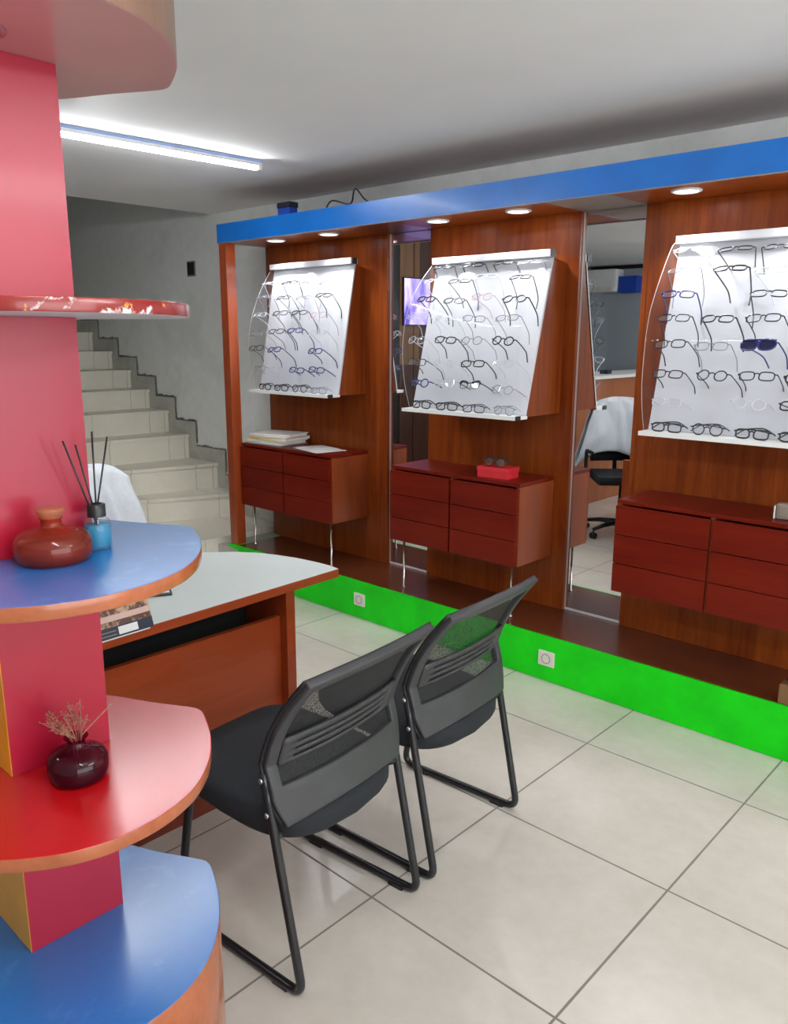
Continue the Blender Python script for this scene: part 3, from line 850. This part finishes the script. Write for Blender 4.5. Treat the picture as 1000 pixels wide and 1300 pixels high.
# reed tips in the picture sit fanned along the pillar face
for (tx, ty, tz, bx, by) in ((.008, -.052, .192, -.004, .012), (.010, -.032, .184, -.002, .010), (.002, .002, .203, .002, -.002), (.004, .028, .192, -.002, -.012)):
    MB().tube([(bx, by, .005), (tx, ty, tz)], .0016, 8).build('reed', M['black'], df)
v2 = thing('bud_vase', 'squat dark purple glass vase holding dried flowers on the red shelf', 'vase', (-1.252, .548, Z3 + .0005))
MB().lathe([(0, 0), (.040, 0), (.048, .005), (.0505, .018), (.050, .034), (.044, .046), (.028, .054), (.016, .059), (.014, .066), (.014, .070), (.019, .074), (.0205, .076)], n=40).build('body', M['purple_glass'], v2, smooth=True)
fl = MB(); rf = random.Random(3)
for k in range(17):
    a = rf.uniform(0, 2 * PI); rr = rf.uniform(.01, .05)
    tip = Vector((math.cos(a) * rr * .7, math.sin(a) * rr - .012, rf.uniform(.092, .135)))
    base = Vector((math.cos(a) * .006, math.sin(a) * .006, .03))
    mid = Vector((math.cos(a) * .010, math.sin(a) * .010, .075))
    P = smooth_path([base, mid, tip], 4)
    fl.tube(P, .0007, 4)
    for q in range(9):
        p = mid.lerp(tip, rf.uniform(.35, 1.0)); d = Vector((rf.uniform(-1, 1), rf.uniform(-1, 1), rf.uniform(.1, 1))).normalized() * rf.uniform(.004, .012)
        fl.tube([p, p + d], .0005, 4)
        fl.lathe([(0, -.0018), (.0016, 0), (0, .0018)], c=p + d, n=5)
fl.build('dried_flowers', M['dry_flower'], v2)
MB().tube([(0, 0, .02), (.004, .008, .076), (.012, .062, .118)], .0012, 6).build('bare_twig', M['dry_flower'], v2)

# ------------------------------------------------------------ desk
DT = .75
DO = [(-1.93, .06), (-1.957, 1.0), (-1.986, 1.852), (-2.04, 1.858), (-2.105, 1.855), (-2.20, 1.842), (-2.292, 1.816), (-2.37, 1.783), (-2.436, 1.735), (-2.508, 1.655), (-2.569, 1.56), (-2.60, 1.45), (-2.61, 1.3), (-2.61, .06)]
dk = thing('service_desk', 'wood desk with white rounded top behind the two black chairs', 'desk', (-2.2, 1.0, 0))
MB().prism(DO, DT - .030, DT - .0012).build('top_edge', M['desk_wood'], dk, world=True)
ctr = (-2.25, .9)
MB().prism([(ctr[0] + (x - ctr[0]) * .996, ctr[1] + (y - ctr[1]) * .998) for x, y in DO], DT - .0012, DT).build('top_laminate', M['white_top'], dk, world=True, label='pale white laminate top')
MB().box(-2.56, -2.015, 1.635, 1.672, .001, DT - .031).build('end_panel', M['desk_wood'], dk, world=True)
MB().box(-2.07, -2.05, .14, 1.634, .27, .615).build('front_panel', M['desk_wood'], dk, world=True)
MB().box(-2.09, -2.071, .14, 1.634, .001, .30).build('plinth', M['panel_dark'], dk, world=True)
MB().box(-2.26, -2.24, .14, 1.634, .45, DT - .031).build('slot_shade_board', M['black_void'], dk, world=True, label='black board added as the shade inside the open slot')  # black colour stands in for shade within the slot under the top
MB().box(-2.24, -2.09, .14, 1.634, .45, .47).build('slot_shade_shelf', M['black_void'], dk, world=True)  # floor of the slot, blackened for the same shade
MB().box(-2.56, -2.05, .10, .138, .001, DT - .031).build('end_panel', M['desk_wood'], dk, world=True)

bo = thing('flyer_stand', 'small upright flyer with orange pictures and navy foot standing on the desk', 'flyer', (-1.935, 1.095, DT + .0005), math.radians(2))
TL = Matrix.Rotation(math.radians(-17), 4, 'Y')
def fb(x0, x1, y0, y1, z0, z1, nm, mt, bev=0.0):
    MB().box(x0, x1, y0, y1, z0, z1, bevel=bev, rot=TL, pivot=(0, 0, 0)).build(nm, M[mt], bo)
fb(-.016, 0, -.30, 0, .005, .108, 'card', 'book_cover')
fb(.0002, .0012, -.30, 0, .0052, .035, 'navy_foot', 'navy')
fb(.0002, .0012, -.26, -.001, .050, .066, 'pale_band', 'band')
fb(.0002, .0012, -.30, -.20, .066, .080, 'caption', 'navy')
fb(.0013, .0018, -.105, -.047, .010, .031, 'label_patch', 'paper')
for (ya, yb_, za) in ((-.20, -.112, .022), (-.17, -.112, .012)):
    fb(.0013, .0018, ya, yb_, za, za + .0025, 'print_line', 'mauve')
MB().box(-.050, -.004, -.29, -.01, 0, .004).build('foot', M['white'], bo)
ph = thing('smartphone', 'pale-screened black-rimmed phone lying behind the flyer on the desk', 'phone', (-2.224, 1.229, DT + .0005), math.radians(-27))
MB().box(-.04, .04, -.085, .085, 0, .009, bevel=.004).build('body', M['black'], ph)
MB().box(-.034, .034, -.078, .078, .0091, .0097).build('screen', M['white_top'], ph)

# ------------------------------------------------------------ visitor chairs
def make_chair():
    ch = thing('visitor_chair', '', 'chair', (0, 0, 0))
    W = .232
    r = .0115
    def back(w, v):
        # v 0..1 bottom to top; returns local point. x is backwards
        if v < .36:
            t = v / .36; x = -.062 - .042 * t; z = .440 + .145 * t
        else:
            t = (v - .36) / .64; x = -.104 + .144 * t - .02 * math.sin(PI * t); z = .580 + .243 * t
        hw = .232 + .006 * math.sin(PI * v) - (.020 * (1 - v / .15) ** 1.0 if v < .15 else 0)
        x += .026 * (1 - w * w) - .004
        z += .010 * (1 - w * w) * (1 if v > .7 else 0) - (.012 * w * w if v < .2 else 0)
        return Vector((x, w * hw, z))
    for sy in (-1, 1):
        y = sy * W
        pts = [(-.114, y, .560), (-.090, y, .44), (-.003, y, r + .001), (-.475, y * .985, r + .001), (-.412, y * .95, .385), (-.36, y * .72, .402), (-.11, y * .72, .402)]
        sf_ = MB().tube(round_path(pts, .042, 7), r, 12).build('sled_frame', M['black_metal'], ch)
        for x in (-.075, -.39):
            MB().box(x - .025, x + .025, y * .99 - .013, y * .99 + .013, .0004, .012, bevel=.002).build('foot_pad', M['black'], sf_)
        for z in (.545, .462):
            x = -.114 + (.56 - z) * .20
            MB().lathe([(0, 0), (.0065, 0), (.0065, .004), (.004, .006), (0, .006)], c=(x, y + sy * .0105, z), n=14, mat=Matrix.Rotation(-sy * PI / 2, 4, 'X')).build('bolt', M['bolt'], sf_)
    MB().tube(round_path([(-.080, -W, .40), (-.125, -W * .72, .386), (-.125, W * .72, .386), (-.080, W, .40)], .03, 6), r * .9, 10).build('rear_crossbar', M['black_metal'], ch)
    MB().tube([(-.40, -W * .94, .388), (-.40, W * .94, .388)], r * .9, 10).build('front_crossbar', M['black_metal'], ch)
    # seat cushion
    o = []
    for k in range(48):
        t = 2 * PI * k / 48
        c, s = math.cos(t), math.sin(t)
        px = math.copysign(abs(c) ** .45, c); py = math.copysign(abs(s) ** .38, s)
        x = -.29 + .245 * px; yy = .230 * py * (1 - .05 * (px < 0) * abs(px))
        if px > 0: x += .05 * (1 - min(1, (yy / .230) ** 2)) - .025
        o.append((x, yy))
    t = bmesh.new(); rings = []
    for (sc, z) in ((.90, .382), (.97, .386), (1.0, .400), (1.0, .432), (.975, .447), (.90, .456), (.6, .459), (.25, .458)):
        rings.append([t.verts.new((-.29 + (x + .29) * sc, y * sc, z + .022 * (-.29 - x) / .25 * (.5))) for x, y in o])
    for A, Bq in zip(rings, rings[1:]):
        for k in range(48):
            t.faces.new((A[k], A[(k + 1) % 48], Bq[(k + 1) % 48], Bq[k])).smooth = True
    t.faces.new(rings[0][::-1]); t.faces.new(rings[-1])
    bmesh.ops.recalc_face_normals(t, faces=t.faces[:])
    mb = MB(); mb._merge(t); mb.build('seat', M['seat'], ch)
    # backrest frame: border cells of the back surface
    ws = [-1, -.97, -.87] + [-.80 + .1 * k for k in range(17)] + [.87, .97, 1]
    vs = [0, .03, .10, .17, .215, .25, .28, .31, .335, .365, .39, .42, .445, .475, .50, .545, .60, .66, .72, .80, .88, .925, .97, 1.0]
    nu, nv = len(ws) - 1, len(vs) - 1
    def border(i, j):
        w = (ws[i] + ws[i + 1]) / 2; v = (vs[j] + vs[j + 1]) / 2
        return abs(w) > .87 or v < .215 or v > .925
    MB().grid(lambda i, j: back(ws[i], vs[j]), nu, nv, mask=border).build('back_frame', M['frame_grey'], ch, solid=.020, bevel=.004, smooth=True)
    def slat(i, j):
        w = (ws[i] + ws[i + 1]) / 2; v = (vs[j] + vs[j + 1]) / 2
        if abs(w) > .87 or not (.335 < v < .545): return False
        if abs(w) > .72: return True
        return (.335 < v < .365) or (.39 < v < .42) or (.445 < v < .475) or (.50 < v < .545)
    MB().grid(lambda i, j: back(ws[i], vs[j]) + Vector((.008, 0, 0)), nu, nv, mask=slat).build('lumbar_support', M['frame_grey'], ch, solid=.008, smooth=True)
    def inner(i, j):
        w = (ws[i] + ws[i + 1]) / 2; v = (vs[j] + vs[j + 1]) / 2
        return abs(w) < .88 and v > .2 and v < .94
    MB().grid(lambda i, j: back(ws[i], vs[j]) + Vector((-.006, 0, 0)), nu, nv, mask=inner).build('back_mesh', M['mesh'], ch, smooth=True, label='see-through black mesh')
    # black piping round the back
    edge = [back(-1, v / 24) for v in range(25)] + [back(-1 + w / 12, 1) for w in range(1, 25)] + [back(1, 1 - v / 24) for v in range(1, 25)]
    MB().tube([p + Vector((-.011, 0, 0)) for p in edge], .0055, 8).build('edge_piping', M['black'], ch)
    return ch
chA = make_chair()
def pose(ch, p_left, p_right, ang):
    c = ((p_left[0] + p_right[0]) / 2, (p_left[1] + p_right[1]) / 2, 0)
    ch.matrix_basis = Matrix.Translation(c) @ Matrix.Rotation(ang, 4, 'Z')
chB = dup(chA)
pose(chA, (-1.265, 1.034), (-1.280, 1.502), math.radians(5.0))
pose(chB, (-1.303, 1.572), (-1.315, 2.038), math.radians(4.0))
tag(chA, 'black mesh-back sled chair partly hidden by the red shelf', 'chair', 'visitor chairs at the desk')
tag(chB, 'black mesh-back sled chair in front of the green board', 'chair', 'visitor chairs at the desk')

# ------------------------------------------------------------ staff chair with white cloth
sc_ = thing('office_chair', 'black swivel office chair under a white cloth seen in the wide mirror', 'office chair', (0, 0, 0), 0, 'draped office chairs')
for k in range(5):
    a = 2 * PI * k / 5 + .96
    e = (math.cos(a) * .29, math.sin(a) * .29)
    lg = MB().tube([(math.cos(a) * .03, math.sin(a) * .03, .10), (e[0] * .6, e[1] * .6, .095), (e[0], e[1], .075)], .016, 8, radii=[.024, .019, .014]).build('base_leg', M['black'], sc_)
    cs = MB()
    for s in (-1, 1):
        cs.lathe([(0, -.009), (.022, -.009), (.025, -.005), (.025, .005), (.022, .009), (0, .009)], c=(e[0] - math.sin(a) * .015 * s, e[1] + math.cos(a) * .015 * s, .026), n=18,
                 mat=Matrix.Rotation(a, 4, 'Z') @ Matrix.Rotation(PI / 2, 4, 'X'))
    cs.tube([(e[0], e[1], .026), (e[0], e[1], .075)], .008, 8)
    cs.build('caster', M['black'], lg)
MB().tube([(0, 0, .09), (0, 0, .42)], .025, 14, radii=[.03, .02]).build('gas_column', M['black_metal'], sc_)
MB().box(-.22, .23, -.23, .23, .43, .50, bevel=.03).build('seat', M['seat'], sc_)
MB().tube(smooth_path([(-.10, 0, .42), (-.28, 0, .44), (-.31, 0, .60), (-.29, 0, .78)], 6), .018, 10).build('back_bar', M['black_metal'], sc_)
def offback(i, j):
    w = -1 + 2 * i / 12; v = j / 12
    return Vector((-.245 - .05 * v + .03 * w * w, w * (.21 - .04 * v ** 4), .56 + .48 * v - .05 * abs(w) ** 3 * v))
MB().grid(offback, 12, 12).build('backrest', M['seat'], sc_, solid=.045, smooth=True)
for sy in (-1, 1):
    MB().tube(round_path([(-.15, sy * .22, .46), (-.12, sy * .27, .48), (-.12, sy * .27, .66), (.12, sy * .27, .67)], .03, 5), .014, 8).build('armrest', M['black'], sc_)
# cloth draped over the backrest
cw = thing('white_cloth', 'white cloth draped over the office chair seen in the wide mirror', 'cloth', (0, 0, 0), 0, 'white cloths on chair backs')
def drape(i, j):
    NU, NV = 48, 60
    w = -1 + 2 * i / NU; v = j / NV
    prof = [(-.155, .60), (-.175, .74), (-.205, .90), (-.235, 1.03), (-.275, 1.075), (-.325, 1.055), (-.355, .95), (-.368, .80), (-.372, .66), (-.372, .52)]
    f = v * (len(prof) - 1); a = min(int(f), len(prof) - 2); t = f - a
    x = prof[a][0] * (1 - t) + prof[a + 1][0] * t; z = prof[a][1] * (1 - t) + prof[a + 1][1] * t
    drop = max(0, 1.07 - z)
    y = w * (.205 + .30 * drop * (1 + .15 * math.sin(3 * w)))
    z -= .055 * abs(w) ** 3 + drop * .10 * w * w * (1 if z < .9 else .4) - drop * .12 * math.sin(2.1 * w + .8)
    fold = .020 * min(1, drop * 3.5) * math.sin(w * 11 + 5 * drop + 1.8 * math.sin(w * 3.3 + 1)) + .022 * noise.noise(Vector((w * 2.8, v * 7, 3.1))) + .010 * noise.noise(Vector((w * 7, v * 12, 7.7)))
    x += (fold if v < .5 else -fold) + .03 * w * w * (1 if v < .5 else 1)
    return Vector((x, y, z))
MB().grid(drape, 48, 60).build('cloth_sheet', M['cloth'], cw, solid=.004, smooth=True)
sc2, cw2 = dup(sc_), dup(cw)
sc2['label'] = 'black swivel office chair standing behind the desk near the stairs'
cw2['label'] = 'white cloth on the chair back in front of the stairs'
for o_, loc_, a_ in ((sc_, (-2.92, .95, 0), 50), (cw, (-2.92, .95, 0), 50), (sc2, (-3.52, 1.55, 0), 176), (cw2, (-3.52, 1.55, 0), 176)):
    zs_ = .945 if o_ in (sc2, cw2) else 1.0
    o_.matrix_basis = Matrix.Translation(loc_) @ Matrix.Rotation(math.radians(a_), 4, 'Z') @ Matrix.Diagonal((1, 1, zs_, 1))

# ------------------------------------------------------------ things seen only in the mirrors
ct = thing('reception_counter', 'wood-fronted counter with white top behind the desk', 'counter', (-3.9, -1.0, 0))
MB().box(-4.15, -3.70, -2.55, .50, .001, 1.165).build('body', M['counter_wood'], ct, world=True)
MB().box(-4.18, -3.67, -2.57, .53, 1.166, 1.195, bevel=.003).build('top', M['white'], ct, world=True)
tag(MB().box(-3.95, -3.78, -.10, .12, 1.196, 1.212, bevel=.004).build('stapler', M['black']), 'black stapler on the white counter top', 'stapler')
tag(MB().box(-3.90, -3.82, -.47, -.38, 1.196, 1.235, bevel=.004).build('card_holder', M['navy']), 'small navy card holder on the white counter top', 'card holder')
ac = thing('mounted_air_conditioner', 'white split air conditioner high on the grey wall, seen in the mirror', 'air conditioner', (-5.36, -2.598, 2.08))
MB().box(-.5, .5, 0, .20, 0, .27, bevel=.03).build('body', M['white'], ac)
MB().box(-.46, .46, .185, .205, .012, .055, bevel=.006).build('louver', M['cream'], ac)
MB().lathe([(0, 0), (.012, 0), (.012, .004), (0, .004)], c=(.02, .20, .15), n=12, mat=Matrix.Rotation(-PI / 2, 4, 'X')).build('badge', M['alu'], ac)
bb = MB().box(-4.85, -4.62, -2.598, -2.45, 2.07, 2.26, bevel=.004).build('mounted_cover_box', M['ac_blue']); tag(bb, 'blue box on the grey wall beside the air conditioner', 'box')
dbm = MB().box(-5.9, -4.1, -2.599, -2.56, 2.355, 2.398).build('dark_strip', M['black_void']); dbm['kind'] = 'structure'  # black strip along the top of the grey wall

pw = thing('plank_screen', 'dark plank partition seen in the narrow mirror', 'partition', (-4.95, 1.3, 0))
edges = [(.45, .80, 'plank_brown'), (.80, 1.0, 'plank_black'), (1.0, 1.155, 'plank_brown'), (1.155, 1.225, 'plank_tan'), (1.228, 1.30, 'plank_tan'), (1.303, 1.415, 'plank_tan'), (1.418, 1.60, 'plank_black'), (1.603, 1.80, 'plank_brown'), (1.803, 2.05, 'plank_brown')]
for k, (a, b_, mt) in enumerate(edges):
    low = mt == 'plank_tan'
    if low:
        MB().box(-4.93, -4.902 + .006 * (k % 2), a, b_ - .002, .001, 1.30).build('plank', M['plank_brown'], pw, world=True)
        MB().box(-4.93, -4.902 + .006 * (k % 2), a, b_ - .002, 1.301, 2.39).build('plank', M['plank_tan'], pw, world=True)
    else:
        MB().box(-4.93, -4.902 + .006 * (k % 2), a, b_ - .002, .001, 2.39).build('plank', M[mt], pw, world=True)
tv = thing('wall_screen', 'lit purple wall screen seen in the narrow mirror', 'screen', (-4.89, 1.20, 1.84))
MB().box(-4.895, -4.875, 1.015, 1.385, 1.64, 2.055, bevel=.003).build('casing', M['black'], tv, world=True)
MB().box(-4.8745, -4.872, 1.022, 1.378, 1.65, 2.045).build('picture', M['screen'], tv, world=True)

# ------------------------------------------------------------ ceiling tubes
def tube_light(c, length, rz, label, hang=0.0, wings=False):
    t = thing('ceiling_tube', label, 'tube light', (*c, ZC - hang), rz, group='ceiling tube lights')
    h = length / 2
    if hang:
        for s in (-1, 1):
            MB().tube([(s * h * .7, 0, -.005), (s * h * .7, 0, hang - .001)], .004, 8).build('hanger', M['alu'], t)
        MB().tube([(-h + .02, 0, .020), (h - .02, 0, .020)], .013, 12).build('added_upper_tube', M['tube_light'], t)  # extra tube on the hung lamps, added to light the ceiling
    MB().box(-h, h, -.020, .020, -.030, -.001, bevel=.003).build('batten', M['alu'], t)
    MB().box(-h, h, .0202, .0215, -.014, -.004).box(-h, h, -.0215, -.0202, -.014, -.004).build('trim_line', M['batten'], t)
    if wings:
        MB().box(-h, h, -.05, .05, -.0304, -.026).build('spill_wing', M['white'], t)  # added wings that keep the tube's spill off the ceiling
    MB().prism([(-.017, -.0305), (.017, -.0305), (.017, -.038), (.011, -.046), (-.011, -.046), (-.017, -.038)], -h + .022, h - .022, axis='x').build('diffuser', M['tube_light'], t)
    for s in (-1, 1):
        MB().box(s * (h - .012) - .010, s * (h - .012) + .010, -.020, .020, -.048, -.0305, bevel=.003).build('end_cap', M['white'], t)
    return t
tube_light((-3.412, 2.055), 1.20, math.radians(87.2), 'lit tube light on the ceiling between the shelf tower and canopy')
tube_light((-2.85, -.55), 1.20, math.radians(4), 'lit tube light on the ceiling above the reception counter')
tube_light((-.2, .35), 1.20, math.radians(4), 'unseen hanging tube light added behind the viewpoint to brighten the ceiling', .22)  # added lamp out of view, lifts the ceiling brightness
tube_light((1.0, 1.7), 1.20, math.radians(90), 'unseen hanging tube light added beyond the picture edge to brighten the ceiling', .22)  # second added lamp out of view, also for the ceiling
tube_light((-3.05, 1.395), .50, math.radians(-28.5), 'added tube light on the ceiling hidden behind the shelf tower', 0.0, True)  # unseen tube added for light on the stairs and a streak on the sheets

# ------------------------------------------------------------ world and view
w = bpy.data.worlds.new('world'); SC.world = w; w.use_nodes = True
w.node_tree.nodes['Background'].inputs[0].default_value = (.6, .65, .7, 1)
w.node_tree.nodes['Background'].inputs[1].default_value = .05
SC.view_settings.view_transform = 'Standard'; SC.view_settings.look = 'None'
SC.view_settings.gamma = 1.0; SC.view_settings.use_curve_mapping = False
SC.view_settings.exposure = 1.15
SC.cycles.max_bounces = 10; SC.cycles.diffuse_bounces = 5; SC.cycles.glossy_bounces = 5
SC.cycles.transparent_max_bounces = 16; SC.cycles.transmission_bounces = 6
SC.cycles.caustics_reflective = False; SC.cycles.caustics_refractive = False
SC.cycles.sample_clamp_indirect = 4.0
SC.cycles.use_denoising = True
